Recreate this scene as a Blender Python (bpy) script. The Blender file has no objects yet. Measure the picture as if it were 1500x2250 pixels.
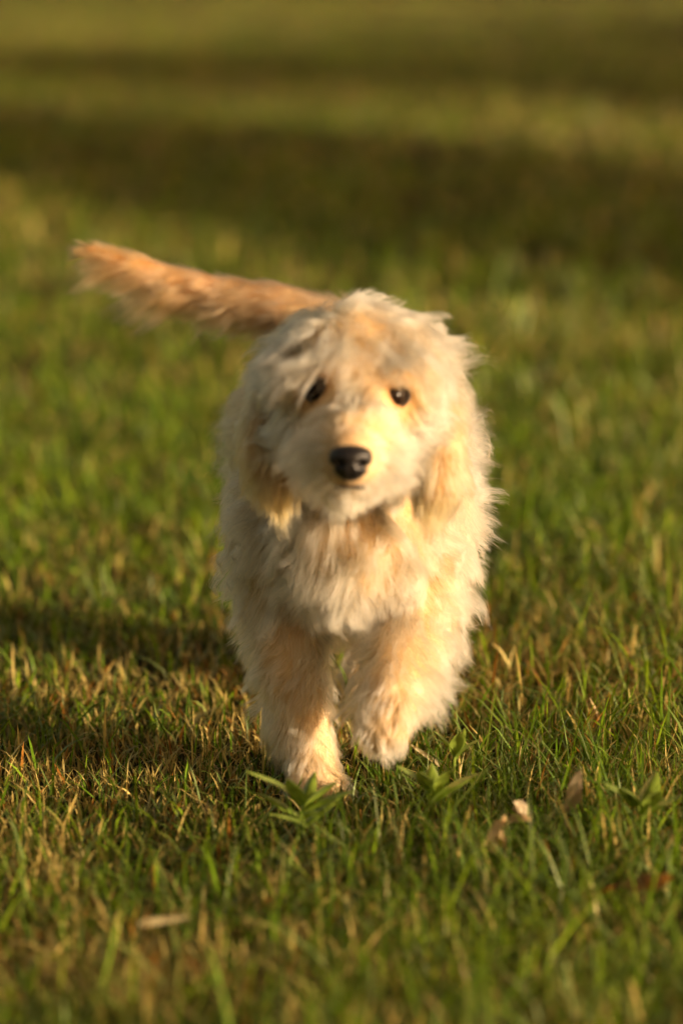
import bpy, bmesh, math, random
import numpy as np
from mathutils import Vector, Matrix, kdtree

SC = bpy.context.scene
COL = SC.collection
rng = np.random.default_rng(7)
random.seed(7)
R = math.radians

# ------------------------------------------------------------------ camera
cam_d = bpy.data.cameras.new('camera')
cam_d.sensor_fit = 'VERTICAL'
cam_d.sensor_height = 36.0
cam_d.lens = 85.0
cam_d.clip_end = 2000.0
cam_d.dof.use_dof = True
cam_d.dof.focus_distance = 2.43
cam_d.dof.aperture_fstop = 2.0
cam = bpy.data.objects.new('camera', cam_d)
COL.objects.link(cam)
CAM = Vector((0.0, -2.3, 0.81))
cam.location = CAM
cam.rotation_euler = (R(90 - 13), 0, 0)
SC.camera = cam

# ------------------------------------------------------------------ light
SUN_EL = R(10.5)
SUN_AZ = R(26)           # towards the camera from due right
S = Vector((math.cos(SUN_EL) * math.cos(SUN_AZ), -math.cos(SUN_EL) * math.sin(SUN_AZ), math.sin(SUN_EL)))
world = bpy.data.worlds.new('World')
SC.world = world
world.use_nodes = True
wn = world.node_tree.nodes
wl = world.node_tree.links
sky = wn.new('ShaderNodeTexSky')
sky.sky_type = 'NISHITA'
sky.sun_disc = False
sky.sun_elevation = SUN_EL
sky.sun_rotation = math.atan2(S.x, S.y)
sky.air_density = 1.0
sky.dust_density = 4.0
sky.ozone_density = 1.0
bg = wn['Background']
bg.inputs['Strength'].default_value = 0.10
warm = wn.new('ShaderNodeMix'); warm.data_type = 'RGBA'; warm.blend_type = 'MULTIPLY'
warm.inputs[0].default_value = 1.0
warm.inputs[7].default_value = (1.0, 0.75, 0.54, 1)      # hazy evening air
wl.new(sky.outputs[0], warm.inputs[6])
wl.new(warm.outputs[2], bg.inputs['Color'])

sun_d = bpy.data.lights.new('sun', 'SUN')
sun_d.energy = 4.6
sun_d.angle = R(0.53)
sun_d.color = (1.0, 0.83, 0.68)
sun = bpy.data.objects.new('sun', sun_d)
sun.rotation_euler = S.to_track_quat('Z', 'Y').to_euler()
sun.location = (8, -5, 6)
COL.objects.link(sun)

vs = SC.view_settings
vs.view_transform = 'Standard'
vs.look = 'None'
vs.gamma = 1.0
vs.use_curve_mapping = False
vs.exposure = 0.9
vs.use_white_balance = True
vs.white_balance_temperature = 8300
vs.white_balance_tint = 6

SC.cycles.max_bounces = 10
SC.cycles.diffuse_bounces = 4
SC.cycles.glossy_bounces = 6
SC.cycles.transmission_bounces = 6

# ------------------------------------------------------------------ helpers
def link(o, parent=None, **props):
    COL.objects.link(o)
    if parent is not None:
        o.parent = parent
    for k, v in props.items():
        o[k] = v
    return o

def empty(name, loc=(0, 0, 0), **props):
    o = bpy.data.objects.new(name, None)
    o.location = loc
    o.empty_display_size = 0.05
    return link(o, None, **props)

def mesh_np(name, verts, tris=None, quads=None, mat=None, smooth=False):
    """fast mesh from numpy arrays of triangles and/or quads"""
    me = bpy.data.meshes.new(name)
    nt = 0 if tris is None else len(tris)
    nq = 0 if quads is None else len(quads)
    loops = []
    if nt: loops.append(np.asarray(tris, np.int32).ravel())
    if nq: loops.append(np.asarray(quads, np.int32).ravel())
    loops = np.concatenate(loops)
    starts = np.concatenate([np.arange(nt) * 3, nt * 3 + np.arange(nq) * 4]).astype(np.int32)
    me.vertices.add(len(verts))
    me.vertices.foreach_set('co', np.asarray(verts, np.float32).ravel())
    me.loops.add(len(loops))
    me.loops.foreach_set('vertex_index', loops)
    me.polygons.add(nt + nq)
    me.polygons.foreach_set('loop_start', starts)
    me.update(calc_edges=True)
    if smooth:
        me.polygons.foreach_set('use_smooth', np.ones(nt + nq, bool))
    if mat is not None:
        me.materials.append(mat)
    return me

def bm_mesh(name, bm, mat=None, smooth=True):
    me = bpy.data.meshes.new(name)
    bm.to_mesh(me)
    bm.free()
    if smooth:
        for p in me.polygons: p.use_smooth = True
    if mat is not None:
        me.materials.append(mat)
    return me

def new_mat(name):
    m = bpy.data.materials.new(name)
    m.use_nodes = True
    nt = m.node_tree
    for n in list(nt.nodes): nt.nodes.remove(n)
    out = nt.nodes.new('ShaderNodeOutputMaterial')
    return m, nt, out

def vnoise(x, y, seed=0):
    """cheap smooth value noise, 0..1"""
    xi = np.floor(x).astype(np.int64); yi = np.floor(y).astype(np.int64)
    fx = x - xi; fy = y - yi
    fx = fx * fx * (3 - 2 * fx); fy = fy * fy * (3 - 2 * fy)
    def h(a, b):
        n = (a * 374761393 + b * 668265263 + seed * 974634777) & 0xffffffff
        n = ((n ^ (n >> 13)) * 1274126177) & 0xffffffff
        return ((n ^ (n >> 16)) & 0xffff) / 65535.0
    return (h(xi, yi) * (1 - fx) + h(xi + 1, yi) * fx) * (1 - fy) + (h(xi, yi + 1) * (1 - fx) + h(xi + 1, yi + 1) * fx) * fy

def norm(v):
    return v / np.maximum(np.linalg.norm(v, axis=-1, keepdims=True), 1e-9)

# ------------------------------------------------------------------ materials
def leafy_material(name, attr='tint', fixed=None, trans=0.30, gloss=0.12, rough=0.45):
    m, nt, out = new_mat(name)
    if fixed is None:
        a = nt.nodes.new('ShaderNodeAttribute'); a.attribute_name = attr
        csock = a.outputs['Color']
    else:
        tc = nt.nodes.new('ShaderNodeTexCoord')
        nz = nt.nodes.new('ShaderNodeTexNoise'); nz.inputs['Scale'].default_value = 60
        nt.links.new(tc.outputs['Object'], nz.inputs['Vector'])
        rp = nt.nodes.new('ShaderNodeValToRGB')
        rp.color_ramp.elements[0].position = 0.3; rp.color_ramp.elements[1].position = 0.7
        rp.color_ramp.elements[0].color = (*[c * 0.65 for c in fixed], 1)
        rp.color_ramp.elements[1].color = (*[min(1, c * 1.25) for c in fixed], 1)
        nt.links.new(nz.outputs['Fac'], rp.inputs[0])
        csock = rp.outputs[0]
    d = nt.nodes.new('ShaderNodeBsdfDiffuse')
    t = nt.nodes.new('ShaderNodeBsdfTranslucent')
    g = nt.nodes.new('ShaderNodeBsdfGlossy'); g.inputs['Roughness'].default_value = rough
    g.inputs['Color'].default_value = (0.62, 0.66, 0.45, 1)
    mx = nt.nodes.new('ShaderNodeMixShader'); mx.inputs[0].default_value = trans
    m2 = nt.nodes.new('ShaderNodeMixShader'); m2.inputs[0].default_value = gloss
    fr = nt.nodes.new('ShaderNodeFresnel'); fr.inputs['IOR'].default_value = 1.4
    mu = nt.nodes.new('ShaderNodeMath'); mu.operation = 'MULTIPLY'; mu.inputs[1].default_value = gloss * 2.2
    nt.links.new(fr.outputs[0], mu.inputs[0]); nt.links.new(mu.outputs[0], m2.inputs[0])
    nt.links.new(csock, d.inputs['Color']); nt.links.new(csock, t.inputs['Color'])
    nt.links.new(d.outputs[0], mx.inputs[1]); nt.links.new(t.outputs[0], mx.inputs[2])
    nt.links.new(mx.outputs[0], m2.inputs[1]); nt.links.new(g.outputs[0], m2.inputs[2])
    nt.links.new(m2.outputs[0], out.inputs[0])
    return m

MAT_GRASS = leafy_material('grass_blades')
MAT_WEED = leafy_material('weed_leaf', fixed=(0.24, 0.34, 0.06), trans=0.4)
MAT_DRY = leafy_material('dry_leaf', fixed=(0.50, 0.34, 0.18), trans=0.3, gloss=0.05)
MAT_RUST = leafy_material('rust_leaf', fixed=(0.28, 0.11, 0.02), trans=0.35, gloss=0.05)
MAT_STRAW = leafy_material('straw', fixed=(0.55, 0.46, 0.27), trans=0.3, gloss=0.08)
MAT_TREELEAF = leafy_material('tree_leaf', fixed=(0.06, 0.10, 0.02), trans=0.3)

def bark_material():
    m, nt, out = new_mat('bark')
    p = nt.nodes.new('ShaderNodeBsdfPrincipled')
    p.inputs['Roughness'].default_value = 0.9
    tc = nt.nodes.new('ShaderNodeTexCoord')
    mp = nt.nodes.new('ShaderNodeMapping'); mp.inputs['Scale'].default_value = (6, 6, 1.2)
    nz = nt.nodes.new('ShaderNodeTexNoise'); nz.inputs['Scale'].default_value = 4; nz.inputs['Detail'].default_value = 6
    rp = nt.nodes.new('ShaderNodeValToRGB')
    rp.color_ramp.elements[0].color = (0.03, 0.02, 0.013, 1); rp.color_ramp.elements[1].color = (0.16, 0.11, 0.075, 1)
    bp = nt.nodes.new('ShaderNodeBump'); bp.inputs['Distance'].default_value = 0.03
    nt.links.new(tc.outputs['Object'], mp.inputs[0]); nt.links.new(mp.outputs[0], nz.inputs[0])
    nt.links.new(nz.outputs[0], rp.inputs[0]); nt.links.new(rp.outputs[0], p.inputs['Base Color'])
    nt.links.new(nz.outputs[0], bp.inputs['Height']); nt.links.new(bp.outputs[0], p.inputs['Normal'])
    nt.links.new(p.outputs[0], out.inputs[0])
    return m
MAT_BARK = bark_material()

def soil_material():
    m, nt, out = new_mat('lawn_soil')
    p = nt.nodes.new('ShaderNodeBsdfPrincipled'); p.inputs['Roughness'].default_value = 1.0
    p.inputs['Specular IOR Level'].default_value = 0.1
    tc = nt.nodes.new('ShaderNodeTexCoord')
    n1 = nt.nodes.new('ShaderNodeTexNoise'); n1.inputs['Scale'].default_value = 40; n1.inputs['Detail'].default_value = 8
    n2 = nt.nodes.new('ShaderNodeTexNoise'); n2.inputs['Scale'].default_value = 0.5; n2.inputs['Detail'].default_value = 4
    r1 = nt.nodes.new('ShaderNodeValToRGB')
    e = r1.color_ramp.elements
    e[0].position = 0.3; e[0].color = (0.010, 0.010, 0.003, 1)
    e[1].position = 0.75; e[1].color = (0.07, 0.055, 0.02, 1)
    k = e.new(0.52); k.color = (0.026, 0.024, 0.007, 1)
    r2 = nt.nodes.new('ShaderNodeValToRGB')
    r2.color_ramp.elements[0].position = 0.35; r2.color_ramp.elements[0].color = (0.75, 0.85, 0.7, 1)
    r2.color_ramp.elements[1].position = 0.65; r2.color_ramp.elements[1].color = (1.35, 1.1, 0.9, 1)
    mx = nt.nodes.new('ShaderNodeMix'); mx.data_type = 'RGBA'; mx.blend_type = 'MULTIPLY'; mx.inputs[0].default_value = 1
    bp = nt.nodes.new('ShaderNodeBump'); bp.inputs['Distance'].default_value = 0.02; bp.inputs['Strength'].default_value = 0.8
    nt.links.new(tc.outputs['Object'], n1.inputs[0]); nt.links.new(tc.outputs['Object'], n2.inputs[0])
    nt.links.new(n1.outputs[0], r1.inputs[0]); nt.links.new(n2.outputs[0], r2.inputs[0])
    nt.links.new(r1.outputs[0], mx.inputs[6]); nt.links.new(r2.outputs[0], mx.inputs[7])
    nt.links.new(mx.outputs[2], p.inputs['Base Color'])
    nt.links.new(n1.outputs[0], bp.inputs['Height']); nt.links.new(bp.outputs[0], p.inputs['Normal'])
    nt.links.new(p.outputs[0], out.inputs[0])
    return m
MAT_SOIL = soil_material()

# ------------------------------------------------------------------ ground: one sheet to the horizon, gently uneven
def ground_z(x, y):
    x = np.asarray(x, float); y = np.asarray(y, float)
    return 0.012 * (vnoise(x * 3.1 + 50, y * 3.1 + 50, 3) - 0.5) + 0.05 * (vnoise(x * 0.35 + 20, y * 0.35 + 20, 5) - 0.5) * np.clip((np.hypot(x, y) - 1.0) / 4, 0, 1)

def axis(a, fine, mid, far):
    pos = list(np.arange(0, a, fine)) + list(np.arange(a, mid, fine * 8))
    v = mid
    while v < far:
        pos.append(v); v *= 1.35
    pos.append(far)
    pos = np.array(pos)
    return np.concatenate([-pos[:0:-1], pos])
gx = axis(1.6, 0.08, 14, 900); gy = axis(2.4, 0.08, 20, 900)
XX, YY = np.meshgrid(gx, gy)
ZZ = ground_z(XX, YY) - 0.004
gv = np.stack([XX.ravel(), YY.ravel(), ZZ.ravel()], 1)
nx, ny = len(gx), len(gy)
ii, jj = np.meshgrid(np.arange(nx - 1), np.arange(ny - 1))
q0 = (jj * nx + ii).ravel()
gq = np.stack([q0, q0 + 1, q0 + nx + 1, q0 + nx], 1)
ground = bpy.data.objects.new('ground', mesh_np('ground', gv, quads=gq, mat=MAT_SOIL, smooth=True))
link(ground, None, kind='structure', label='uneven lawn soil and thatch under the grass', category='ground')

# ------------------------------------------------------------------ trees beside the lawn, out of frame, casting the long shade bands
Tdir = np.array([S.x, S.y]) / math.hypot(S.x, S.y)          # towards the sun, horizontally
Nrm = np.array([-Tdir[1], Tdir[0]])                        # across the shade bands
if Nrm[1] < 0: Nrm = -Nrm

def tube_bm(bm, pts, rad, seg=8):
    prev = None
    for i, (p, r) in enumerate(zip(pts, rad)):
        p = Vector(p)
        d = (Vector(pts[min(i + 1, len(pts) - 1)]) - Vector(pts[max(i - 1, 0)])).normalized()
        a = d.orthogonal().normalized() if prev is None else (prev[1] - d * prev[1].dot(d)).normalized()
        b = d.cross(a)
        ring = [bm.verts.new(p + (a * math.cos(2 * math.pi * k / seg) + b * math.sin(2 * math.pi * k / seg)) * r) for k in range(seg)]
        if prev is not None:
            for k in range(seg):
                bm.faces.new((prev[0][k], prev[0][(k + 1) % seg], ring[(k + 1) % seg], ring[k]))
        else:
            bm.faces.new(ring[::-1])
        prev = (ring, a)
    bm.faces.new(prev[0])

def make_tree(t, dist, height, tiers, leaf, label):
    """tiers: (across, height, half length across, half depth, half thickness, tilt in degrees, leaves)"""
    g = Nrm * t + Tdir * dist
    root = empty('tree', (g[0], g[1], 0), label=label, category='tree', group='trees standing along the lawn')
    bm = bmesh.new()
    tr = height * 0.024
    tp = [(0, 0, -0.1), (0.04, 0.02, height * .2), (-.05, .06, height * .45), (.06, -.04, height * .7), (0, 0, height * .9)]
    tube_bm(bm, tp, [tr * 1.25, tr, tr * .8, tr * .5, tr * .15])
    P3, S3 = [], []
    for (ta, h, la, lb, lc, tilt, nl) in tiers:
        ct = math.cos(R(tilt)); st = math.sin(R(tilt))
        ncl = 60
        d = norm(rng.normal(size=(ncl, 3))) * (rng.random(ncl) ** 0.42)[:, None] * np.array([la, lb, lc])
        idx = rng.integers(0, ncl, nl)
        q = d[idx] + rng.normal(size=(nl, 3)) * np.array([la, lb, lc]) * .16
        al = q[:, 0] * ct - q[:, 2] * st; up = q[:, 0] * st + q[:, 2] * ct
        xy = Nrm[None] * (al + ta - t)[:, None] + Tdir[None] * q[:, 1][:, None]
        P3.append(np.stack([xy[:, 0], xy[:, 1], up + h], 1))
        # limbs carrying the tier
        for f in (-.75, -.4, .4, .75):
            e2 = Nrm * (ta - t + la * f * ct) + Tdir * (lb * .5 * random.uniform(-1, 1))
            e = (e2[0], e2[1], h + la * f * st)
            z0 = max(1.6, min(h - .5, height * .85) - abs(la * f) * .35)
            tube_bm(bm, [(0, 0, z0), (e[0] * .5, e[1] * .5, (z0 + e[2]) / 2 + .15), e], [tr * .38, tr * .24, tr * .06], 6)
    o = bpy.data.objects.new('trunk', bm_mesh('trunk', bm, MAT_BARK)); link(o, root)
    p = np.concatenate(P3); nleaf = len(p)
    n = norm(rng.normal(size=(nleaf, 3)))
    u = norm(np.cross(n, rng.normal(size=(nleaf, 3)))); w = np.cross(n, u)
    s = leaf * (0.6 + 0.8 * rng.random((nleaf, 1)))
    v = np.stack([p - u * s, p - w * s * .45, p + u * s, p + w * s * .45], 1).reshape(-1, 3)
    o = bpy.data.objects.new('crown', mesh_np('crown', v, quads=np.arange(nleaf * 4).reshape(-1, 4), mat=MAT_TREELEAF)); link(o, root)
    return root

TE = math.tan(SUN_EL)
make_tree(6.2, 26, 6.4, [(6.25, 29.4 * TE, 6.5, .7, 2.2 * TE, math.degrees(math.atan(1.92 * TE)), 10500), (6.4, 17 * TE, 1.0, 1.0, .35, 10, 400)], .13, 'flat crowned tree with boughs sloping over the lawn edge')
make_tree(16.0, 27, 7.4, [(15.6, 25.0 * TE, 5.9, 2.0, 14.5 * TE, 0, 10000)], .16, 'open round crowned tree shading the lawn beyond the sunlit strip')
make_tree(25.6, 28, 8.0, [(25.6, 28 * TE, 6.4, 2.4, 9 * TE, 0, 8000)], .17, 'tall loose crowned tree further along the lawn')
make_tree(38.0, 30, 8.6, [(38.0, 30 * TE, 7.5, 2.6, 10 * TE, 0, 8000)], .18, 'large spreading tree towards the far end of the lawn')

# ------------------------------------------------------------------ grass (nobody could count it): blades in one mesh per kind of sward
SUBS = 3
def build_blades(name, x, y, hgt, wid, lean_dir, lean, col, z=None):
    n = len(x)
    z = ground_z(x, y) - 0.003 if z is None else z
    base = np.stack([x, y, z], 1)
    ld = np.stack([np.cos(lean_dir), np.sin(lean_dir), np.zeros(n)], 1)
    tw = lean_dir + np.pi / 2 + rng.normal(0, .7, n)
    sd = np.stack([np.cos(tw), np.sin(tw), np.zeros(n)], 1)
    fr = [0, .38, .72, 1.0]; wf = [.75, 1.0, .7, 0]
    rows = []
    for f, w in zip(fr, wf):
        c = base + ld * (hgt * lean * f ** 1.8)[:, None]
        c[:, 2] += hgt * f * np.sqrt(np.maximum(0.05, 1 - (lean * .75 * f) ** 2))
        if w > 0:
            rows.append(c - sd * (wid * w / 2)[:, None]); rows.append(c + sd * (wid * w / 2)[:, None])
        else:
            rows.append(c)
    V = np.stack(rows, 1)                       # n,7,3
    b = np.arange(n)[:, None] * 7
    quads = np.concatenate([b + np.array([[0, 1, 3, 2]]), b + np.array([[2, 3, 5, 4]])], 0)
    tris = b + np.array([[4, 5, 6]])
    me = mesh_np(name, V.reshape(-1, 3), tris=tris, quads=quads, mat=MAT_GRASS, smooth=True)
    at = me.color_attributes.new('tint', 'FLOAT_COLOR', 'POINT')
    # blades are paler and drier at the sheath, greener along the leaf
    f7 = np.array([0, 0, .38, .38, .72, .72, 1.0])
    cc = np.ones((n, 7, 4), np.float32)
    cc[:, :, :3] = col[:, None, :]
    sheath = np.array([0.22, 0.19, 0.06])
    k = (np.clip(1 - f7 * 2.4, 0, 1) * 0.55)[None, :, None]
    cc[:, :, :3] = cc[:, :, :3] * (1 - k) + sheath * k
    at.data.foreach_set('color', cc.ravel())
    return me

def sward(n, r0, r1, extra_w):
    """scatter over the stretch of lawn in front of the camera, thinner with distance"""
    r = r0 * (r1 / r0) ** rng.random(n)
    x = (rng.random(n) * 2 - 1) * (0.17 * r + extra_w)
    return x, r + CAM.y

def grass_colours(x, y, dry):
    n = len(x)
    big = vnoise(x * 1.1 + 9, y * 0.8 + 4, 11) * .5 + vnoise(x * 6 + 3, y * 6 + 8, 12) * .5
    green = np.array([0.055, 0.135, 0.010]); lime = np.array([0.172, 0.238, 0.018])
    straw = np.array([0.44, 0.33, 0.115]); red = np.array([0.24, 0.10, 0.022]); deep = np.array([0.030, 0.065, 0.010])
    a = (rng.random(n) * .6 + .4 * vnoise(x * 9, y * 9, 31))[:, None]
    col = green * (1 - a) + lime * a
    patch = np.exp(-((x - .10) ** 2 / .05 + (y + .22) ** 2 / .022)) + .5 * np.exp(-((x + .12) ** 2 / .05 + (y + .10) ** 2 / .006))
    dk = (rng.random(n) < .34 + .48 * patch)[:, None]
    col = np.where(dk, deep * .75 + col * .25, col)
    pd = np.clip(dry * (0.1 + 1.8 * big), 0, .9)
    isdry = rng.random(n) < pd
    isred = rng.random(n) < .13
    d = np.where(isred[:, None], red, straw * (0.6 + .6 * rng.random(n)[:, None]))
    col = np.where(isdry[:, None], d, col)
    return col * (0.92 + 1.0 * rng.random(n)[:, None] ** 1.5), isdry, big

def dryness(x, y):
    """straw patches of this lawn: dry left front and middle, lush right front and behind"""
    d = 0.44 + 0.0 * x
    d += 0.14 * np.exp(-((x + .25) ** 2 / .06 + (y + .48) ** 2 / .05))
    d += 0.20 * np.exp(-((x + .2) ** 2 / .08 + (y - .18) ** 2 / .05))
    d -= 0.28 * np.exp(-((x - .14) ** 2 / .05 + (y + .22) ** 2 / .035))
    d -= 0.12 * np.clip((y - .9) / 1.5, 0, 1)
    d += 0.12 * np.clip((y - 5) / 6, 0, 1)
    return np.clip(d, .04, .8)

def trampled(x, y):
    """grass is pressed down where the paw stands"""
    return 1 - .62 * np.exp(-((x + .028) ** 2 / .0030 + (y + .045) ** 2 / .0018)) - .35 * np.exp(-((x + .035) ** 2 / .002 + (y + .165) ** 2 / .002)) - .3 * np.exp(-((x - .16) ** 2 / .005 + (y + .21) ** 2 / .003))

def make_sward(name, ntuft, per, nloose, r0, r1, extra, hmean, wbase, label, spread=.011, grow=0.0):
    tx, ty = sward(ntuft, r0, r1, extra)
    lush = .5 * vnoise(tx * 7 + 2, ty * 7 + 5, 41) + .5 * vnoise(tx * 2.3 + 2, ty * 1.5 + 5, 43)
    rep_ = np.maximum(1, (per * (.35 + 1.3 * lush)).astype(int))
    ti = np.repeat(np.arange(ntuft), rep_)
    n0 = len(ti)
    sc = np.clip(np.hypot(tx[ti], ty[ti] - CAM.y) / 2.5, .9, 8) ** grow
    off = rng.normal(0, 1, (n0, 2)) * (spread * sc)[:, None]
    x = tx[ti] + off[:, 0]; y = ty[ti] + off[:, 1]
    ld = np.arctan2(off[:, 1], off[:, 0]) + rng.normal(0, .9, n0)
    lean = np.clip(np.hypot(off[:, 0], off[:, 1]) / (spread * sc) * .42 + rng.normal(.15, .3, n0), 0, 1.3)
    th = (.6 + .8 * rng.random(ntuft))[ti]
    lx, ly = sward(nloose, r0, r1, extra)
    x = np.concatenate([x, lx]); y = np.concatenate([y, ly])
    ld = np.concatenate([ld, rng.random(nloose) * 6.283])
    lean = np.concatenate([lean, np.clip(np.abs(rng.normal(.6, .4, nloose)), 0, 1.3)])
    th = np.concatenate([th, np.ones(nloose)])
    n = len(x)
    dr = dryness(x, y)
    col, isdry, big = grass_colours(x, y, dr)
    r = np.hypot(x - CAM.x, y - CAM.y)
    tall = rng.random(n) < .05
    h = hmean * th * (0.45 + 0.8 * rng.random(n) ** 1.4) * np.where(tall, 1.6, 1.0) * (1.0 + .22 * np.clip(.27 - dr, -.25, .25) / .25)
    h = np.where(isdry, h * .7, h) * trampled(x, y) * (.6 + .8 * vnoise(x * 2.6 + 11, y * 1.7 + 3, 47))
    w = wbase * (0.45 + 1.1 * rng.random(n) ** 1.6) * np.clip(r / 2.5, .9, 9) ** .85
    w = np.where(tall, w * 1.1, w)
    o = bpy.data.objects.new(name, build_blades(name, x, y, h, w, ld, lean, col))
    return link(o, None, kind='stuff', label=label, category='grass')

make_sward('lawn_grass', 12500, 7, 15000, 1.5, 4.3, .32, .056, .0024, 'short green and straw coloured lawn grass around the puppy')
make_sward('thatch', 100, 4, 42000, 1.5, 4.3, .32, .020, .0019, 'low dry thatch and stubble between the lawn blades')
make_sward('far_grass', 19000, 6, 20000, 4.2, 60, .9, .065, .0026, 'blurred sunlit lawn stretching away behind the puppy', spread=.014, grow=.8)

# ------------------------------------------------------------------ puppy
puppy = empty('puppy', (0.0, 0.0, 0.0),
              label='fluffy cream coloured puppy trotting across the lawn with one front paw lifted',
              category='dog')

# body as one continuous surface: chains of (x, y, z, radius), fused
CH = {
 'torso': [(.011, .02, .262, .080), (.010, .08, .275, .098), (.010, .17, .290, .102), (.011, .27, .304, .095), (.010, .36, .322, .086), (.008, .41, .340, .068)],
 'chest': [(.012, -.02, .250, .060), (.013, .03, .242, .068), (.013, .10, .245, .075)],
 'neck': [(.013, .06, .335, .078), (.014, .0, .365, .072), (.015, -.05, .395, .068)],
 'head': [(.015, -.062, .420, .069), (.014, -.095, .425, .065), (-.010, -.112, .427, .046), (.040, -.112, .427, .046), (.013, -.128, .414, .048)],
 'muzzle': [(.013, -.135, .406, .046), (.010, -.17, .390, .039), (.009, -.198, .381, .033), (.008, -.216, .377, .028)],
 'jaw': [(.012, -.125, .385, .038), (.009, -.17, .364, .029), (.008, -.196, .357, .022)],
 'earr': [(-.044, -.040, .438, .020), (-.060, -.048, .414, .017), (-.068, -.066, .388, .018), (-.070, -.080, .358, .020), (-.063, -.086, .328, .016)],
 'earl': [(.072, -.040, .438, .020), (.087, -.050, .414, .017), (.093, -.070, .388, .018), (.092, -.086, .356, .020), (.084, -.092, .320, .016)],
 'legfr': [(-.050, .05, .265, .055), (-.053, .055, .21, .048), (-.052, .045, .155, .038), (-.047, .015, .10, .030), (-.039, .0, .054, .029), (-.031, -.016, .031, .027), (-.026, -.034, .020, .019)],
 'toes': [(-.047, -.040, .014, .011), (-.045, -.052, .013, .0095)],
 'toes2': [(-.033, -.048, .015, .012), (-.032, -.062, .013, .0100)],
 'toes3': [(-.018, -.048, .015, .012), (-.017, -.062, .013, .0100)],
 'toes4': [(-.005, -.038, .014, .011), (-.003, -.050, .013, .0095)],
 'legfl': [(.070, .05, .265, .054), (.075, .03, .205, .045), (.072, -.01, .166, .036), (.058, -.065, .140, .031), (.046, -.10, .120, .029), (.040, -.104, .097, .026), (.038, -.097, .084, .021)],
 'leghl': [(.07, .37, .285, .072), (.06, .33, .22, .058), (.048, .28, .155, .042), (.036, .315, .095, .027), (.030, .275, .045, .024), (.028, .25, .022, .025)],
 'leghr': [(-.05, .39, .285, .072), (-.058, .39, .22, .058), (-.06, .37, .155, .042), (-.06, .44, .095, .027), (-.06, .45, .045, .024), (-.06, .425, .022, .025)],
 'tail': [(.0, .415, .375, .045), (-.03, .425, .40, .032), (-.065, .432, .418, .024), (-.106, .44, .428, .019), (-.145, .441, .436, .016), (-.181, .44, .446, .014), (-.22, .435, .46, .012), (-.252, .43, .472, .010), (-.285, .425, .485, .007)],
}
def body_mesh():
    bm = bmesh.new()
    pts, rads, regs = [], [], []
    for name, ch in CH.items():
        for i in range(len(ch) - 1):
            a = np.array(ch[i]); b = np.array(ch[i + 1])
            L = np.linalg.norm(a[:3] - b[:3])
            k = max(2, int(L / (0.35 * min(a[3], b[3]))) + 1)
            for j in range(k + (1 if i == len(ch) - 2 else 0)):
                p = a + (b - a) * j / k
                pts.append(p[:3]); rads.append(p[3]); regs.append(name)
    for p, r, g in zip(pts, rads, regs):
        mt = Matrix.Translation(Vector(p)) @ Matrix.Diagonal((r, r, r, 1))
        bmesh.ops.create_icosphere(bm, subdivisions=2, radius=1.0, matrix=mt)
    me = bm_mesh('body_raw', bm)
    o = bpy.data.objects.new('body_raw', me); COL.objects.link(o)
    md = o.modifiers.new('r', 'REMESH'); md.mode = 'VOXEL'; md.voxel_size = 0.0055; md.use_smooth_shade = True
    ms = o.modifiers.new('s', 'SMOOTH'); ms.iterations = 7; ms.factor = .5
    dg = bpy.context.evaluated_depsgraph_get()
    out = bpy.data.meshes.new_from_object(o.evaluated_get(dg), depsgraph=dg)
    bpy.data.objects.remove(o); bpy.data.meshes.remove(me)
    return out, np.array(pts), np.array(rads), np.array(regs)

body_me, SP, SR, SG = body_mesh()
body_me.name = 'body'

def skin_material():
    m, nt, out = new_mat('undercoat')
    p = nt.nodes.new('ShaderNodeBsdfPrincipled'); p.inputs['Roughness'].default_value = .95
    p.inputs['Specular IOR Level'].default_value = .05
    tc = nt.nodes.new('ShaderNodeTexCoord')
    nz = nt.nodes.new('ShaderNodeTexNoise'); nz.inputs['Scale'].default_value = 90; nz.inputs['Detail'].default_value = 5
    rp = nt.nodes.new('ShaderNodeValToRGB')
    rp.color_ramp.elements[0].position = .3; rp.color_ramp.elements[0].color = (.56, .40, .24, 1)
    rp.color_ramp.elements[1].position = .7; rp.color_ramp.elements[1].color = (.70, .53, .34, 1)
    nt.links.new(tc.outputs['Object'], nz.inputs[0]); nt.links.new(nz.outputs[0], rp.inputs[0])
    at = nt.nodes.new('ShaderNodeAttribute'); at.attribute_name = 'tint'
    mx = nt.nodes.new('ShaderNodeMix'); mx.data_type = 'RGBA'; mx.blend_type = 'MULTIPLY'; mx.inputs[0].default_value = 1
    nt.links.new(rp.outputs[0], mx.inputs[6]); nt.links.new(at.outputs['Color'], mx.inputs[7])
    nt.links.new(mx.outputs[2], p.inputs['Base Color'])
    nt.links.new(p.outputs[0], out.inputs[0])
    return m
body_me.materials.clear(); body_me.materials.append(skin_material())
body = bpy.data.objects.new('body', body_me); link(body, puppy)

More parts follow.
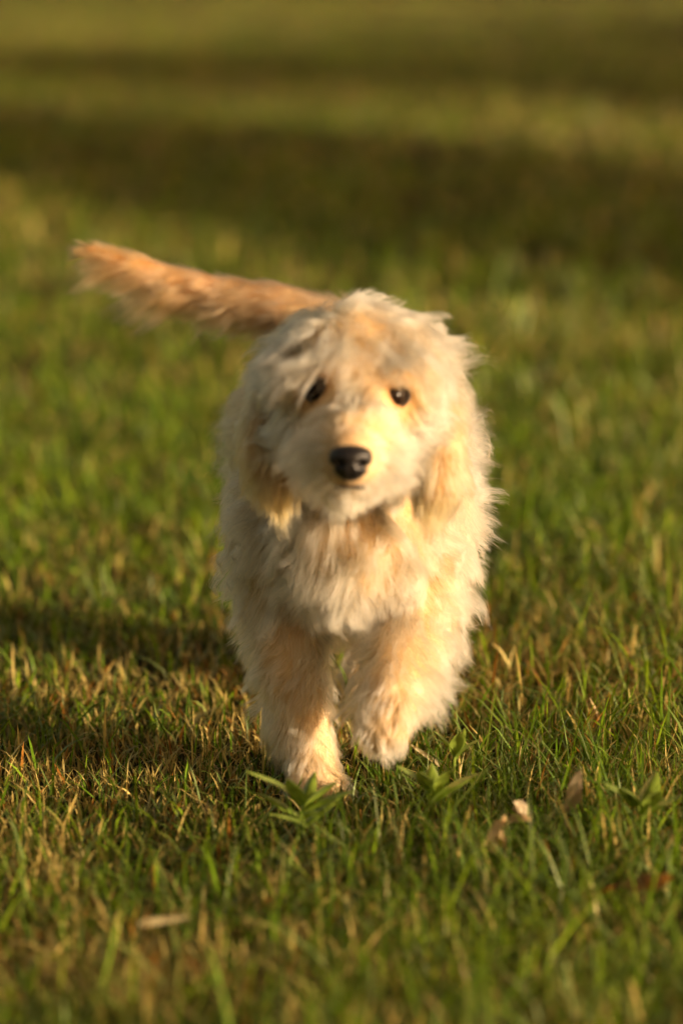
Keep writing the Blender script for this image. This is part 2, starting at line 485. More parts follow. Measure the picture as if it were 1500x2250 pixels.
# groom guides: position, flow, hair length, lift from skin, apricot tint
GUIDES = np.array([
    (0.0147, -0.09, 0.4869, 0.87, 0.35, -0.35, 0.036, 0.34, 0.1),
    (0.0083, -0.125, 0.4795, -0.06, -0.45, -0.89, 0.052, 0.42, 0.15),
    (0.0372, -0.125, 0.4691, 0.2, -0.46, -0.86, 0.048, 0.42, 0.1),
    (-0.0021, -0.145, 0.4536, 0.09, -0.33, -0.94, 0.055, 0.34, 0.15),
    (-0.0376, -0.1, 0.4715, -0.9, -0.12, -0.42, 0.045, 0.4, 0.15),
    (-0.0636, -0.07, 0.454, -0.76, 0.05, -0.65, 0.045, 0.4, 0.2),
    (0.0543, -0.1, 0.4799, 1.0, -0.07, 0.0, 0.045, 0.45, 0.05),
    (0.089, -0.07, 0.4583, 0.95, 0.06, -0.32, 0.045, 0.45, 0.1),
    (-0.0246, -0.15, 0.444, -0.83, -0.39, -0.39, 0.034, 0.42, 0.15),
    (-0.0454, -0.135, 0.431, -0.62, -0.1, -0.78, 0.035, 0.35, 0.2),
    (0.0492, -0.15, 0.444, 0.8, -0.4, -0.46, 0.034, 0.42, 0.05),
    (0.0703, -0.135, 0.4289, 0.59, -0.11, -0.8, 0.035, 0.35, 0.1),
    (0.0143, -0.165, 0.428, 0.0, -0.33, -0.94, 0.03, 0.3, 0.15),
    (-0.002, -0.18, 0.3977, -0.99, 0.0, -0.12, 0.026, 0.42, 0.25),
    (0.0223, -0.18, 0.3977, 0.99, 0.0, -0.12, 0.026, 0.42, 0.15),
    (0.01, -0.21, 0.3913, 0.0, 0.45, 0.89, 0.01, 0.25, 0.5),
    (-0.0143, -0.165, 0.4114, -0.71, -0.06, -0.71, 0.016, 0.25, 0.3),
    (0.0368, -0.165, 0.4093, 0.71, -0.06, -0.71, 0.016, 0.25, 0.2),
    (-0.0414, -0.14, 0.392, -0.78, 0.11, -0.61, 0.044, 0.42, 0.2),
    (0.0642, -0.14, 0.3899, 0.78, 0.11, -0.61, 0.044, 0.42, 0.0),
    (-0.014, -0.215, 0.3759, -0.87, 0.05, -0.49, 0.038, 0.46, 0.2),
    (0.0321, -0.215, 0.3759, 0.87, 0.05, -0.49, 0.038, 0.46, 0.05),
    (-0.037, -0.16, 0.3645, -0.68, 0.0, -0.73, 0.042, 0.45, 0.2),
    (0.0576, -0.16, 0.3645, 0.68, 0.0, -0.73, 0.042, 0.45, 0.05),
    (0.0073, -0.205, 0.3408, 0.0, 0.0, -1.0, 0.018, 0.2, 0.4),
    (-0.0205, -0.17, 0.3393, -0.25, 0.1, -0.96, 0.025, 0.3, 0.35),
    (0.039, -0.17, 0.3393, 0.25, 0.1, -0.96, 0.025, 0.3, 0.3),
    (0.0153, 0.0, 0.4605, 0.0, 0.99, 0.12, 0.04, 0.45, 0.1),
    (-0.0483, 0.0, 0.4029, -0.53, 0.74, -0.42, 0.04, 0.4, 0.15),
    (0.079, 0.0, 0.4029, 0.53, 0.74, -0.42, 0.04, 0.4, 0.1),
    (-0.0703, -0.07, 0.4153, -0.31, -0.1, -0.94, 0.034, 0.25, 0.55),
    (-0.0701, -0.085, 0.3706, -0.05, -0.1, -0.99, 0.034, 0.2, 0.8),
    (-0.0639, -0.09, 0.3282, 0.1, -0.1, -0.99, 0.034, 0.2, 1.0),
    (-0.0841, -0.05, 0.3768, -0.2, 0.1, -0.97, 0.034, 0.25, 0.35),
    (0.1022, -0.07, 0.4153, 0.31, -0.1, -0.94, 0.034, 0.25, 0.2),
    (0.0999, -0.085, 0.3706, 0.05, -0.1, -0.99, 0.034, 0.2, 0.5),
    (0.0916, -0.09, 0.3238, -0.1, -0.1, -0.99, 0.034, 0.2, 0.75),
    (0.1184, -0.05, 0.39, 0.31, 0.1, -0.94, 0.034, 0.28, 0.15),
    (0.0108, -0.07, 0.3018, 0.0, -0.25, -0.97, 0.04, 0.3, 0.5),
    (0.0087, -0.06, 0.2728, 0.0, -0.29, -0.96, 0.055, 0.3, 0.35),
    (-0.0262, -0.05, 0.2615, -0.26, -0.21, -0.94, 0.05, 0.3, 0.25),
    (0.048, -0.05, 0.2615, 0.26, -0.21, -0.94, 0.05, 0.3, 0.3),
    (0.0044, -0.04, 0.2228, 0.0, -0.2, -0.98, 0.045, 0.3, 0.1),
    (-0.0668, 0.0, 0.263, -0.52, -0.16, -0.84, 0.042, 0.38, 0.2),
    (0.0935, 0.0, 0.263, 0.53, -0.11, -0.84, 0.042, 0.38, 0.1),
    (-0.0627, 0.0, 0.2032, -0.36, -0.1, -0.93, 0.042, 0.35, 0.2),
    (0.094, 0.0, 0.2032, 0.36, -0.1, -0.93, 0.042, 0.35, 0.05),
    (-0.1069, 0.12, 0.3204, -0.64, 0.41, -0.64, 0.042, 0.5, 0.15),
    (-0.117, 0.12, 0.2393, -0.53, 0.32, -0.79, 0.042, 0.5, 0.15),
    (-0.1035, 0.12, 0.1813, -0.35, 0.3, -0.89, 0.042, 0.45, 0.2),
    (0.1381, 0.1, 0.3339, 0.99, 0.0, 0.1, 0.055, 0.75, 0.0),
    (0.1455, 0.1, 0.3009, 0.94, 0.1, -0.31, 0.042, 0.6, 0.0),
    (0.1521, 0.12, 0.2393, 0.54, 0.22, -0.81, 0.04, 0.5, 0.0),
    (0.1412, 0.12, 0.1813, 0.39, 0.25, -0.89, 0.042, 0.45, 0.0),
    (0.0093, 0.15, 0.4189, 0.0, 0.99, -0.11, 0.042, 0.4, 0.1),
    (0.01, 0.32, 0.4018, 0.0, 0.99, -0.11, 0.042, 0.4, 0.1),
    (-0.0968, 0.35, 0.2635, -0.47, 0.62, -0.62, 0.042, 0.45, 0.15),
    (0.1171, 0.35, 0.2635, 0.47, 0.62, -0.62, 0.042, 0.45, 0.05),
    (0.0119, 0.15, 0.1389, 0.0, 0.29, -0.96, 0.045, 0.35, 0.15),
    (0.0128, 0.33, 0.1109, 0.0, 0.29, -0.96, 0.04, 0.35, 0.2),
    (0.0132, 0.47, 0.2929, 0.0, 0.71, -0.71, 0.042, 0.4, 0.2),
    (-0.0683, 0.03, 0.1577, -0.55, -0.11, -0.83, 0.03, 0.42, 0.25),
    (-0.0405, 0.0, 0.1567, -0.47, -0.26, -0.84, 0.034, 0.35, 0.45),
    (-0.0137, 0.03, 0.1435, 0.31, -0.1, -0.94, 0.028, 0.35, 0.1),
    (-0.0729, 0.02, 0.099, -0.73, 0.0, -0.68, 0.03, 0.45, 0.25),
    (-0.0449, -0.015, 0.1097, -0.53, -0.32, -0.79, 0.028, 0.33, 0.35),
    (-0.0136, 0.01, 0.1021, 0.31, -0.1, -0.94, 0.024, 0.33, 0.05),
    (-0.0592, 0.01, 0.0545, -0.49, 0.05, -0.87, 0.03, 0.38, 0.25),
    (-0.0337, -0.025, 0.0613, -0.27, -0.32, -0.91, 0.028, 0.3, 0.2),
    (-0.0136, 0.0, 0.0578, 0.27, -0.11, -0.96, 0.026, 0.3, 0.05),
    (-0.0452, -0.02, 0.0218, -0.33, -0.33, -0.88, 0.016, 0.3, 0.2),
    (-0.0244, -0.06, 0.0356, 0.0, -0.45, -0.89, 0.012, 0.3, 0.15),
    (-0.0045, -0.03, 0.0252, 0.54, -0.22, -0.81, 0.014, 0.3, 0.1),
    (0.0404, 0.0, 0.1661, -0.1, -0.2, -0.97, 0.035, 0.33, 0.3),
    (0.0712, -0.02, 0.1717, 0.26, -0.26, -0.93, 0.036, 0.35, 0.05),
    (0.1092, 0.03, 0.1577, 0.75, 0.11, -0.65, 0.034, 0.45, 0.0),
    (0.0283, -0.08, 0.1478, -0.31, -0.1, -0.94, 0.034, 0.33, 0.3),
    (0.0539, -0.1, 0.1583, 0.21, -0.26, -0.94, 0.034, 0.33, 0.1),
    (0.0882, -0.05, 0.1389, 0.75, 0.11, -0.65, 0.034, 0.45, 0.0),
    (0.0173, -0.1, 0.1313, -0.32, 0.0, -0.95, 0.03, 0.33, 0.45),
    (0.0446, -0.14, 0.1436, 0.16, -0.21, -0.96, 0.028, 0.3, 0.15),
    (0.0738, -0.09, 0.1327, 0.65, 0.05, -0.76, 0.034, 0.42, 0.05),
    (0.024, -0.09, 0.0964, -0.16, 0.1, -0.98, 0.016, 0.25, 0.45),
    (0.0407, -0.125, 0.1077, 0.1, -0.1, -0.99, 0.015, 0.22, 0.3),
    (0.0566, -0.09, 0.1009, 0.43, 0.0, -0.9, 0.016, 0.3, 0.15),
    (0.0199, 0.24, 0.0679, 0.11, -0.11, -0.99, 0.03, 0.35, 0.2),
    (0.0249, 0.23, 0.0243, 0.0, -0.22, -0.98, 0.025, 0.3, 0.2),
    (-0.0638, 0.42, 0.0319, -0.22, 0.11, -0.97, 0.03, 0.35, 0.3),
    (-0.0515, 0.42, 0.433, -0.98, 0.13, 0.13, 0.03, 0.3, 0.3),
    (-0.0516, 0.42, 0.3967, -0.86, -0.12, -0.49, 0.035, 0.3, 0.35),
    (-0.1088, 0.44, 0.4485, -0.99, 0.0, 0.11, 0.025, 0.25, 0.6),
    (-0.1091, 0.44, 0.4094, -0.83, -0.06, -0.55, 0.05, 0.4, 0.8),
    (-0.181, 0.44, 0.4641, -0.98, 0.0, 0.21, 0.03, 0.22, 0.75),
    (-0.1816, 0.44, 0.4277, -0.86, -0.06, -0.5, 0.072, 0.36, 0.8),
    (-0.247, 0.43, 0.486, -0.97, 0.0, 0.23, 0.024, 0.24, 1.0),
    (-0.2475, 0.43, 0.4576, -0.95, -0.05, -0.32, 0.052, 0.35, 1.1),
    (-0.2997, 0.42, 0.4949, -0.97, 0.0, 0.24, 0.024, 0.2, 1.1),
])

def fur_material():
    m, nt, out = new_mat('puppy_fur')
    h = nt.nodes.new('ShaderNodeBsdfHairPrincipled')
    h.model = 'CHIANG'
    h.parametrization = 'COLOR'
    a = nt.nodes.new('ShaderNodeAttribute'); a.attribute_name = 'tint'
    hi = nt.nodes.new('ShaderNodeHairInfo')
    # roots warmer than tips, as the coat is
    rp = nt.nodes.new('ShaderNodeValToRGB')
    rp.color_ramp.elements[0].position = 0.0; rp.color_ramp.elements[0].color = (.58, .37, .20, 1)
    rp.color_ramp.elements[1].position = .62; rp.color_ramp.elements[1].color = (1, 1, 1, 1)
    mx = nt.nodes.new('ShaderNodeMix'); mx.data_type = 'RGBA'; mx.blend_type = 'MULTIPLY'; mx.inputs[0].default_value = 1
    nt.links.new(hi.outputs['Intercept'], rp.inputs[0])
    nt.links.new(a.outputs['Color'], mx.inputs[6]); nt.links.new(rp.outputs[0], mx.inputs[7])
    nt.links.new(mx.outputs[2], h.inputs['Color'])
    h.inputs['Roughness'].default_value = .38
    h.inputs['Radial Roughness'].default_value = .5
    h.inputs['Coat'].default_value = 0.0
    h.inputs['Random Roughness'].default_value = .2
    nt.links.new(h.outputs[0], out.inputs[0])
    return m
MAT_FUR = fur_material()

def fibonacci_unit(n):
    return norm(rng.normal(size=(n, 3)))

EYES = np.array([(-.0185, -.151, .4262), (.0460, -.151, .4225)])
NOSE = np.array([.008, -.236, .379])

def grow_fur(total):
    me = body_me
    nv = len(me.vertices)
    co = np.empty(nv * 3, np.float32); me.vertices.foreach_get('co', co); co = co.reshape(-1, 3).astype(float)
    nr = np.empty(nv * 3, np.float32); me.vertices.foreach_get('normal', nr); nr = nr.reshape(-1, 3).astype(float)
    me.calc_loop_triangles()
    nt_ = len(me.loop_triangles)
    tri = np.empty(nt_ * 3, np.int32); me.loop_triangles.foreach_get('vertices', tri); tri = tri.reshape(-1, 3)
    A, B, C = co[tri[:, 0]], co[tri[:, 1]], co[tri[:, 2]]
    area = np.linalg.norm(np.cross(B - A, C - A), axis=1)
    ctr = (A + B + C) / 3
    # denser coat at head and legs where hairs are finer
    dens = np.where(ctr[:, 1] > .2, .55, 1.0) * np.where((ctr[:, 1] < -.05) & (ctr[:, 2] > .3), 1.9, 1.0) * np.where((ctr[:, 0] < -.06) & (ctr[:, 1] > .38) & (ctr[:, 2] > .38), 3.0, 1.0)
    pr = area * dens; pr /= pr.sum()
    f = rng.choice(nt_, total, p=pr)
    u = rng.random(total); v = rng.random(total)
    fl = u + v > 1; u[fl] = 1 - u[fl]; v[fl] = 1 - v[fl]
    w = 1 - u - v
    p = A[f] * w[:, None] + B[f] * u[:, None] + C[f] * v[:, None]
    n = norm(nr[tri[f, 0]] * w[:, None] + nr[tri[f, 1]] * u[:, None] + nr[tri[f, 2]] * v[:, None])
    # keep eyes, nose pad and soles free
    keep = np.ones(total, bool)
    for e in EYES: keep &= np.linalg.norm((p - e - np.array([0, 0, -.0015])) * np.array([.95, 1, 1.35]), axis=1) > .0165
    keep &= np.linalg.norm(p - NOSE, axis=1) > .021
    keep &= p[:, 2] > .004
    p, n = p[keep], n[keep]
    return p, n

def interp_guides(p):
    out = np.zeros((len(p), 6)); W = np.zeros(len(p))
    for g in GUIDES:
        d2 = ((p - g[:3]) ** 2).sum(1) + 1e-5
        w = d2 ** -2.2
        W += w
        out += w[:, None] * g[3:9]
    out /= W[:, None]
    return out

roots, nrm_ = grow_fur(250000)
N = len(roots)
gd = interp_guides(roots)
flow = norm(gd[:, :3]); length = gd[:, 3]; lift = gd[:, 4]; tint = gd[:, 5]

# region of every root
reg = np.empty(N, dtype=object)
bestd = np.full(N, 9.0); besti = np.zeros(N, int)
for i in range(len(SP)):
    d = np.linalg.norm(roots - SP[i], axis=1) - SR[i]
    m_ = d < bestd
    bestd[m_] = d[m_]; besti[m_] = i
reg = SG[besti]

NP_ = 9
sv = np.linspace(0, 1, NP_)

# two levels of locks
def assign(nc):
    ci = rng.choice(N, nc, replace=False)
    kd = kdtree.KDTree(nc)
    for k, i in enumerate(ci): kd.insert(roots[i], k)
    kd.balance()
    near = np.array([kd.find(r)[1] for r in roots])
    return ci, near
ciA, nearA = assign(2400)
ciB, nearB = assign(20000)

# per-lock wander of the flow so that the coat looks tousled
def field(p, lam, amp, dim=3, K=28):
    k = norm(rng.normal(size=(K, 3))) * (6.283 / (lam * (.7 + .7 * rng.random((K, 1)))))
    ph = rng.random(K) * 6.283
    a = rng.normal(0, 1, (K, dim)) * amp / math.sqrt(K / 2)
    return np.sin(p @ k.T + ph) @ a
jitA = rng.normal(0, .08, (len(ciA), 3)); jitB = rng.normal(0, .06, (len(ciB), 3))
jit = jitA[nearA] + jitB[nearB] + rng.normal(0, .05, (N, 3)) + field(roots, .055, .24)
fine = np.isin(reg, ['muzzle', 'jaw'])
jit[fine] *= .8
jit[reg == 'tail'] *= .45
jit[np.isin(reg, ['earr', 'earl'])] *= .7
flow_j = norm(flow + jit)
lenA = 1 + rng.normal(0, .14, len(ciA)); lenB = 1 + rng.normal(0, .10, len(ciB))
L = length * np.where(reg == 'tail', 1.02, 1.10) * np.clip(lenA[nearA] * lenB[nearB], .6, 1.5) * (.72 + .4 * rng.random(N))
# short hairs round eyes and nose
for e in EYES:
    de = np.linalg.norm(roots - e, axis=1)
    L *= np.clip((de - .008) / .019, .22, 1)
dn = np.linalg.norm(roots - NOSE, axis=1)
L *= np.clip((dn - .012) / .03, .15, 1)

ft = flow_j - nrm_ * (flow_j * nrm_).sum(1)[:, None]         # along the skin
ft = norm(ft)
lj = np.clip(lift + rng.normal(0, .06, N), .1, .9)
d0 = norm(nrm_ * lj[:, None] * 1.35 + ft * (1 - lj)[:, None])
out_ = np.clip((flow_j * nrm_).sum(1), -1, 1)
d1 = norm(np.where(out_[:, None] < -.05, ft + nrm_ * .06, flow_j + nrm_ * .05))
P_ = np.zeros((N, NP_, 3)); P_[:, 0] = roots - nrm_ * .001
for k in range(1, NP_):
    s = sv[k] ** .8
    d = norm(d0 * (1 - s) + d1 * s + np.array([0, 0, -.10]) * s)
    P_[:, k] = P_[:, k - 1] + d * (L / (NP_ - 1))[:, None]
# waves, shared within a lock
def waves(near, nc, amp, lam):
    if nc < N:                                   # neighbouring locks wave together
        src = roots[ciA if nc == len(ciA) else ciB]
        ph = field(src, .07, 3.0, 1)[:, 0] + rng.normal(0, .5, nc)
        ax = norm(field(src, .06, 1.0) + .3 * rng.normal(size=(nc, 3)))
    else:
        ph = rng.random(nc) * 6.28
        ax = norm(rng.normal(size=(nc, 3)))
    am = amp * (.5 + rng.random(nc))
    la = lam * (.75 + .5 * rng.random(nc))
    x = L[:, None] * sv[None, :]
    return (np.sin(6.283 * x / la[near][:, None] + ph[near][:, None]) - np.sin(ph[near])[:, None])[:, :, None] * ax[near][:, None, :] * (am[near][:, None] * np.minimum(1, x / .02))[:, :, None]
wl_ = np.clip(L / .04, .15, 1.2)[:, None, None]
wl_ = wl_ * np.where(reg == 'tail', .3, np.where(np.isin(reg, ['earr', 'earl']), .6, 1.0))[:, None, None]
P_ += waves(nearA, len(ciA), .0062, .050) * wl_
P_ += waves(nearB, len(ciB), .0020, .026) * wl_
P_ += waves(np.arange(N), N, .0004, .016) * wl_
# gather into locks towards the tip
fly = rng.random(N) < .07
kB = (np.where(fly, .05, .60) * (.8 + .2 * rng.random(N)))[:, None] * (sv[None, :] ** 1.1)
PB = P_[ciB][nearB]
okB = np.linalg.norm(PB[:, 0] - P_[:, 0], axis=1) < .012
P_ = np.where(okB[:, None, None], P_ + (PB - P_) * kB[:, :, None], P_)
kA = (np.where(reg == 'tail', .15, 1.0) * np.where(fly, .05, .36) * (.75 + .25 * rng.random(N)))[:, None] * (sv[None, :] ** 1.5)
PA = P_[ciA][nearA]
okA = np.linalg.norm(PA[:, 0] - P_[:, 0], axis=1) < .03
P_ = np.where(okA[:, None, None], P_ + (PA - P_) * kA[:, :, None], P_)
# stay above the soil
P_[:, :, 2] = np.maximum(P_[:, :, 2], .003)

# hair is groomed clear of the eyes, the brow still hangs over their upper edge
clear = np.ones(N, bool)
for e, rad in zip(EYES, (.0128, .0095)):
    q = P_ - e
    s_ = -q[:, :, 1]
    dx = q[:, :, 0]; dz = q[:, :, 2] + .0015 - .12 * s_
    hit = (s_ > 0) & (s_ < .06) & (np.hypot(dx, dz * 1.3) < rad) & (dz < .0072)
    clear &= ~hit.any(1) | (rng.random(N) < .02)

# coat colour: cream, with apricot at eye rims, bridge, ears and tail, and more on the left side
cream = np.array([.79, .635, .47]); apri = np.array([.62, .36, .14])
tt = np.clip(tint * .8 + .13 + np.where(np.isin(reg, ['head', 'earr', 'earl']), .10, .12) * rng.normal(size=len(ciA))[nearA] + .05 * rng.normal(size=N), 0, 1)
for e in EYES:
    de = np.linalg.norm(roots - e, axis=1)
    tt = np.maximum(tt, np.clip(1.15 - (de - .010) / .017, 0, 1))
colr = cream * (1 - tt[:, None]) + apri * tt[:, None]
colr *= (.84 + .32 * rng.random((N, 1))) * (1 + .10 * rng.normal(size=(len(ciB), 1)))[nearB]
colr = np.clip(colr, .02, .93)
colr[np.isin(reg, ['earr', 'earl'])] *= np.array([.92, .82, .70])
colr[reg == 'tail'] *= np.array([.56, .46, .40])  # apricot tail darkened further, its shade put into the hair colour
for e in EYES:                                   # tear-stained rims
    k_ = np.clip(1.1 - (np.linalg.norm(roots - e, axis=1) - .013) / .016, 0, 1)[:, None]
    colr = colr * (1 - k_) + np.array([.42, .22, .085]) * k_

# the same colouring on the skin under the hair
bco = np.empty(len(body_me.vertices) * 3, np.float32); body_me.vertices.foreach_get('co', bco); bco = bco.reshape(-1, 3).astype(float)
bt = np.clip(interp_guides(bco)[:, 5] * .85, 0, 1)[:, None]
bc = np.array([1, 1, 1]) * (1 - bt) + np.array([.85, .62, .42]) * bt
for e in EYES:
    k_ = np.clip(1.15 - (np.linalg.norm(bco - e, axis=1) - .012) / .009, 0, 1)[:, None]
    bc = bc * (1 - k_) + np.array([.60, .40, .24]) * k_
battr = body_me.color_attributes.new('tint', 'FLOAT_COLOR', 'POINT')
b4 = np.ones((len(bco), 4), np.float32); b4[:, :3] = bc
battr.data.foreach_set('color', b4.ravel())

def fur_object(name, mask, label=None):
    idx = np.nonzero(mask & clear)[0]
    if len(idx) == 0: return
    hc = bpy.data.hair_curves.new(name)
    hc.add_curves([NP_] * len(idx))
    hc.attributes['position'].data.foreach_set('vector', P_[idx].astype(np.float32).ravel())
    ra = hc.attributes.get('radius') or hc.attributes.new('radius', 'FLOAT', 'POINT')
    prof = np.array([.9, 1, 1, .95, .88, .78, .64, .45, .15]) * .000115
    ra.data.foreach_set('value', np.tile(prof, len(idx)).astype(np.float32) * np.repeat(.7 + .6 * rng.random(len(idx)), NP_).astype(np.float32))
    at = hc.attributes.new('tint', 'FLOAT_COLOR', 'CURVE')
    c4 = np.ones((len(idx), 4), np.float32); c4[:, :3] = colr[idx]
    at.data.foreach_set('color', c4.ravel())
    hc.materials.append(MAT_FUR)
    o = bpy.data.objects.new(name, hc)
    link(o, puppy)
    if label: o['label'] = label
    return o

fur_object('head_fur', np.isin(reg, ['head', 'muzzle', 'jaw']))
fur_object('ear_fur', reg == 'earr'); fur_object('ear_fur', reg == 'earl')
fur_object('chest_fur', np.isin(reg, ['chest', 'neck']))
fur_object('flank_fur', reg == 'torso')
for l_ in (['legfr', 'toes', 'toes2', 'toes3', 'toes4'], ['legfl'], ['leghl'], ['leghr']): fur_object('leg_fur', np.isin(reg, l_))
fur_object('tail_fur', reg == 'tail', 'apricot feathered tail fur with shade darkened into its colour')

# nose pad with nostrils, eyes, lip line
def simple_mat(name, col, rough, bump=0, scale=300, spec=.5):
    m, nt, out = new_mat(name)
    p = nt.nodes.new('ShaderNodeBsdfPrincipled')
    p.inputs['Roughness'].default_value = rough
    p.inputs['Specular IOR Level'].default_value = spec
    tc = nt.nodes.new('ShaderNodeTexCoord')
    vz = nt.nodes.new('ShaderNodeTexVoronoi'); vz.inputs['Scale'].default_value = scale
    rp = nt.nodes.new('ShaderNodeValToRGB')
    rp.color_ramp.elements[0].color = (*[c * .8 for c in col], 1); rp.color_ramp.elements[1].color = (*[c * 1.3 for c in col], 1)
    nt.links.new(tc.outputs['Object'], vz.inputs['Vector']); nt.links.new(vz.outputs['Distance'], rp.inputs[0])
    nt.links.new(rp.outputs[0], p.inputs['Base Color'])
    if bump:
        bp = nt.nodes.new('ShaderNodeBump'); bp.inputs['Distance'].default_value = .0006; bp.inputs['Strength'].default_value = bump
        nt.links.new(vz.outputs['Distance'], bp.inputs['Height']); nt.links.new(bp.outputs[0], p.inputs['Normal'])
    nt.links.new(p.outputs[0], out.inputs[0])
    return m
MAT_NOSE = simple_mat('nose_leather', (.010, .008, .008), .32, .5, 700)
MAT_EYE = simple_mat('eye', (.010, .005, .003), .2, spec=.18)
MAT_LID = simple_mat('eyelid', (.025, .014, .010), .5)

def nose_mesh():
    bm = bmesh.new()
    bmesh.ops.create_uvsphere(bm, u_segments=40, v_segments=28, radius=1)
    for v in bm.verts:
        x, y, z = v.co
        w = 1.0 + .18 * z                       # wider on top
        X = x * .0190 * w; Y = y * .0150; Z = z * .0178
        if z > .45: Z -= (z - .45) * .006       # flat top
        # nostrils
        for sx in (-1, 1):
            d = math.hypot((x - sx * .48) / .26, (z + .12) / .22)
            if y < 0 and d < 1: Y += (1 - d * d) * .0085
            d2 = math.hypot((x - sx * .92) / .22, (z + .28) / .18)
            if d2 < 1: X -= sx * (1 - d2) * .004
        if abs(x) < .12 and z < .1 and y < 0: Y += .0018 * (1 - abs(x) / .12)      # philtrum
        v.co = (X, Y, Z)
    bmesh.ops.rotate(bm, verts=bm.verts, matrix=Matrix.Rotation(R(-12), 3, 'X'))
    return bm_mesh('nose', bm, MAT_NOSE)
o = bpy.data.objects.new('nose', nose_mesh()); o.location = NOSE; link(o, puppy)

def eye_mesh():
    bm = bmesh.new()
    bmesh.ops.create_uvsphere(bm, u_segments=28, v_segments=18, radius=.0142)
    for v in bm.verts:
        if v.co.y < -.008: v.co.y -= (-.008 - v.co.y) * .5
    return bm_mesh('eye', bm, MAT_EYE)
def lid_mesh():
    bm = bmesh.new()
    n = 24; pts = []
    for k in range(n + 1):
        a = 2 * math.pi * k / n
        pts.append((math.cos(a) * .0150, -.0082 + .0035 * abs(math.cos(a)), math.sin(a) * .0115))
    tube_bm(bm, pts, [.0018] * (n + 1), 6)
    return bm_mesh('eyelid', bm, MAT_LID)
em, lm = eye_mesh(), lid_mesh()
for e in EYES:
    o = bpy.data.objects.new('eye', em); o.location = Vector(e) + Vector((0, .003, 0)); link(o, puppy)
    l_ = bpy.data.objects.new('eyelid', lm); link(l_, o)

bm = bmesh.new()
tube_bm(bm, [(-.010, -.2165, .351), (-.004, -.2255, .353), (.0035, -.228, .3555), (.011, -.2280, .3555), (.018, -.2255, .353), (.024, -.2165, .351)],
        [.0010, .0018, .0028, .0028, .0018, .0010], 8)
o = bpy.data.objects.new('lip', bm_mesh('lip', bm, MAT_LID)); link(o, puppy)

# ------------------------------------------------------------------ weeds, dry leaves and straw in the grass
def leaf_mesh(name, mat, length, width, bend, cup, twist=0.0, crumple=0.0, shape='lance', seed=0):
    """a leaf running along +Z from its stalk, bent towards -Y, cupped across"""
    rs = np.random.default_rng(seed)
    nl, nw = 9, 5
    V = []
    ang = 0.0; pz = 0.0; py = 0.0
    for i in range(nl):
        f = i / (nl - 1)
        if i:
            ang += bend / (nl - 1)
            pz += math.cos(ang) * length / (nl - 1); py -= math.sin(ang) * length / (nl - 1)
        if shape == 'lance': wv = (math.sin(math.pi * min(1, f * .93 + .05)) ** .75)
        elif shape == 'blade': wv = min(1, f * 6 + .45) * (1 - f ** 3)
        else: wv = math.sqrt(max(0, 1 - (2 * f - 1) ** 2)) * (1 + .18 * math.sin(f * 19))
        wv = max(wv, .03)
        tw = twist * f
        for j in range(nw):
            g = (j / (nw - 1) * 2 - 1)
            a = g * width * .5 * wv
            dz = cup * width * wv * (g * g)
            x_ = a * math.cos(tw); y_ = a * math.sin(tw)
            V.append((x_ + rs.normal() * crumple, py + y_ - dz * math.cos(ang) + rs.normal() * crumple, pz - dz * math.sin(ang) + rs.normal() * crumple))
    V = np.array(V)
    F_ = [(i * nw + j, i * nw + j + 1, (i + 1) * nw + j + 1, (i + 1) * nw + j) for i in range(nl - 1) for j in range(nw - 1)]
    return mesh_np(name, V, quads=np.array(F_), mat=mat, smooth=True)

def weed(loc, leaves, label):
    root = empty('broadleaf_weed', loc, label=label, category='weed')
    bm = bmesh.new()
    tube_bm(bm, [(0, 0, -.01), (0, .002, .028), (.001, 0, .052)], [.0022, .002, .0014], 6)
    link(bpy.data.objects.new('stem', bm_mesh('stem', bm, MAT_WEED)), root)
    for k, (az, tilt, ln, wd) in enumerate(leaves):
        o = bpy.data.objects.new('leaf', leaf_mesh('leaf', MAT_WEED, ln, wd, .7, .22, seed=k))
        o.location = (0, 0, .048 - .003 * k)
        o.rotation_euler = (R(tilt * .68), 0, R(az))
        link(o, root)
    return root
# az: 0 leans to the camera, +90 leans right
weed((-.035, -.190, .0), [(-75, 50, .066, .015), (-25, 28, .050, .018), (50, 38, .056, .020), (85, 62, .054, .017), (160, 30, .045, .013), (15, 60, .046, .016), (-110, 60, .05, .014), (-50, 62, .048, .015), (120, 55, .046, .014)], 'bright broadleaf weed right in front of the planted paw')
weed((.085, -.155, .0), [(-80, 45, .045, .016), (-30, 30, .042, .017), (30, 25, .046, .016), (75, 50, .055, .015), (110, 60, .048, .014), (180, 30, .044, .015)], 'leafy green weed in front of the lifted paw')
weed((.275, -.20, .0), [(-85, 50, .046, .020), (-40, 40, .050, .021), (20, 35, .048, .020), (70, 50, .046, .020), (150, 30, .05, .02)], 'round leaved green weed beside the curled dry leaves')
weed((.11, -.045, .0), [(-60, 30, .036, .013), (10, 20, .038, .014), (70, 40, .036, .012), (150, 25, .036, .012)], 'small green weed under the lifted paw')

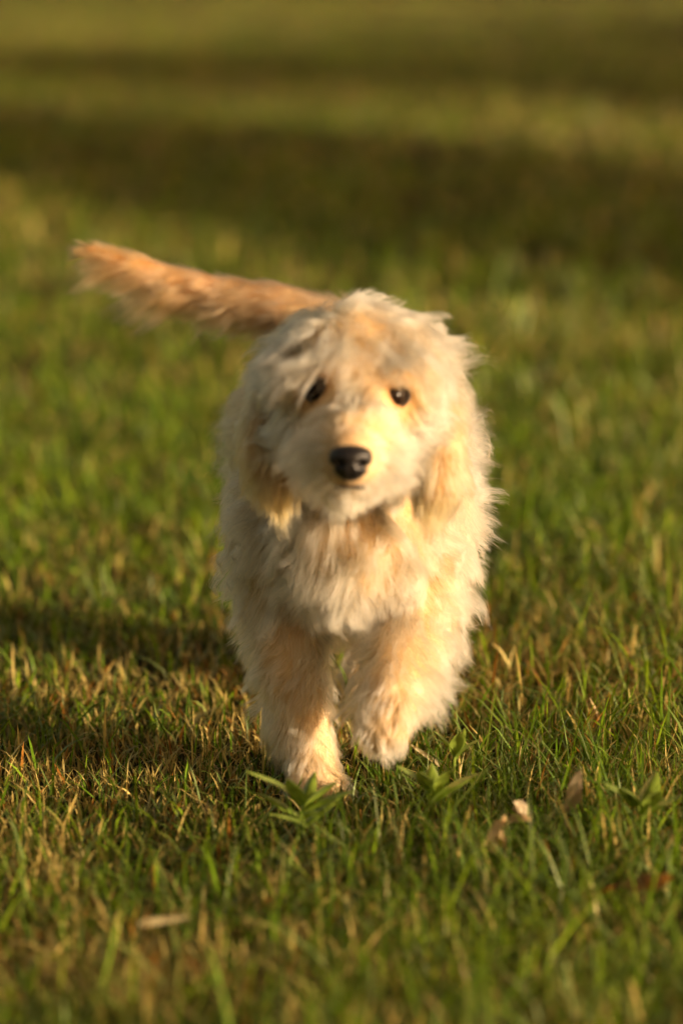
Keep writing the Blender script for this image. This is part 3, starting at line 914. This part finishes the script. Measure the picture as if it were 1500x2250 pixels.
def loose_leaf(name, loc, rot, mat, label, cat, group=None, stalk=True, **kw):
    root = empty(name, loc, label=label, category=cat)
    if group: root['group'] = group
    root.rotation_euler = tuple(R(a) for a in rot)
    link(bpy.data.objects.new('blade', leaf_mesh('blade', mat, **kw)), root)
    if stalk:
        bm = bmesh.new()
        tube_bm(bm, [(0, 0, .004), (.002, .003, -.016), (0, .008, -.045)], [.0012, .001, .0009], 6)
        link(bpy.data.objects.new('stalk', bm_mesh('stalk', bm, mat)), root)
    return root
MAT_GREYDRY = leafy_material('grey_dry_leaf', fixed=(0.44, 0.35, 0.24), trans=0.25, gloss=0.05)
loose_leaf('dry_leaf', (.208, -.165, .030), (-8, 0, 25), MAT_GREYDRY, 'tall curled papery dry leaf standing in the grass', 'leaf', length=.060, width=.017, bend=1.1, cup=1.0, twist=.8, crumple=.0007, seed=1)
loose_leaf('dry_leaf', (.174, -.175, .030), (6, 10, -40), MAT_GREYDRY, 'greyish curled dry leaf beside the tall papery one', 'leaf', length=.042, width=.015, bend=1.4, cup=1.0, twist=-.8, crumple=.0008, seed=2)
loose_leaf('dry_leaf', (.152, -.195, .030), (0, -12, 60), MAT_DRY, 'small tan hooked dry leaf between grey and crumpled leaves', 'leaf', length=.034, width=.012, bend=2.2, cup=.5, twist=.5, crumple=.0006, seed=3)
loose_leaf('dry_leaf', (.130, -.250, .028), (-10, 18, 10), MAT_DRY, 'crumpled tan dry leaf fanned out in the dark grass', 'leaf', length=.040, width=.024, bend=1.2, cup=.8, twist=1.0, crumple=.0026, shape='round', seed=4)
loose_leaf('dry_leaf', (.097, -.250, .036), (30, -35, 20), MAT_DRY, 'tiny orange tan dry leaf scrap lying on dark grass', 'leaf', length=.020, width=.014, bend=1.2, cup=.5, twist=.4, crumple=.0010, shape='round', seed=5)
loose_leaf('rust_leaf', (.232, -.365, .036), (48, 20, 70), MAT_RUST, 'dark rust brown fallen leaf lying flat in the grass', 'leaf', length=.052, width=.036, bend=.8, cup=.3, twist=.3, crumple=.0018, shape='round', seed=6)
loose_leaf('straw_blade', (.102, -.01, .020), (0, -52, 4), MAT_STRAW, 'pale flat straw blade lying on the grass beside the lifted paw', 'straw', stalk=False, length=.050, width=.0050, bend=.25, cup=.2, twist=.2, shape='blade', seed=7)
loose_leaf('straw_blade', (-.165, -.455, .040), (0, 82, 8), MAT_STRAW, 'wide pale straw blade lying level over the dry front grass', 'straw', stalk=False, length=.045, width=.0075, bend=.3, cup=.2, twist=.3, shape='blade', seed=8)
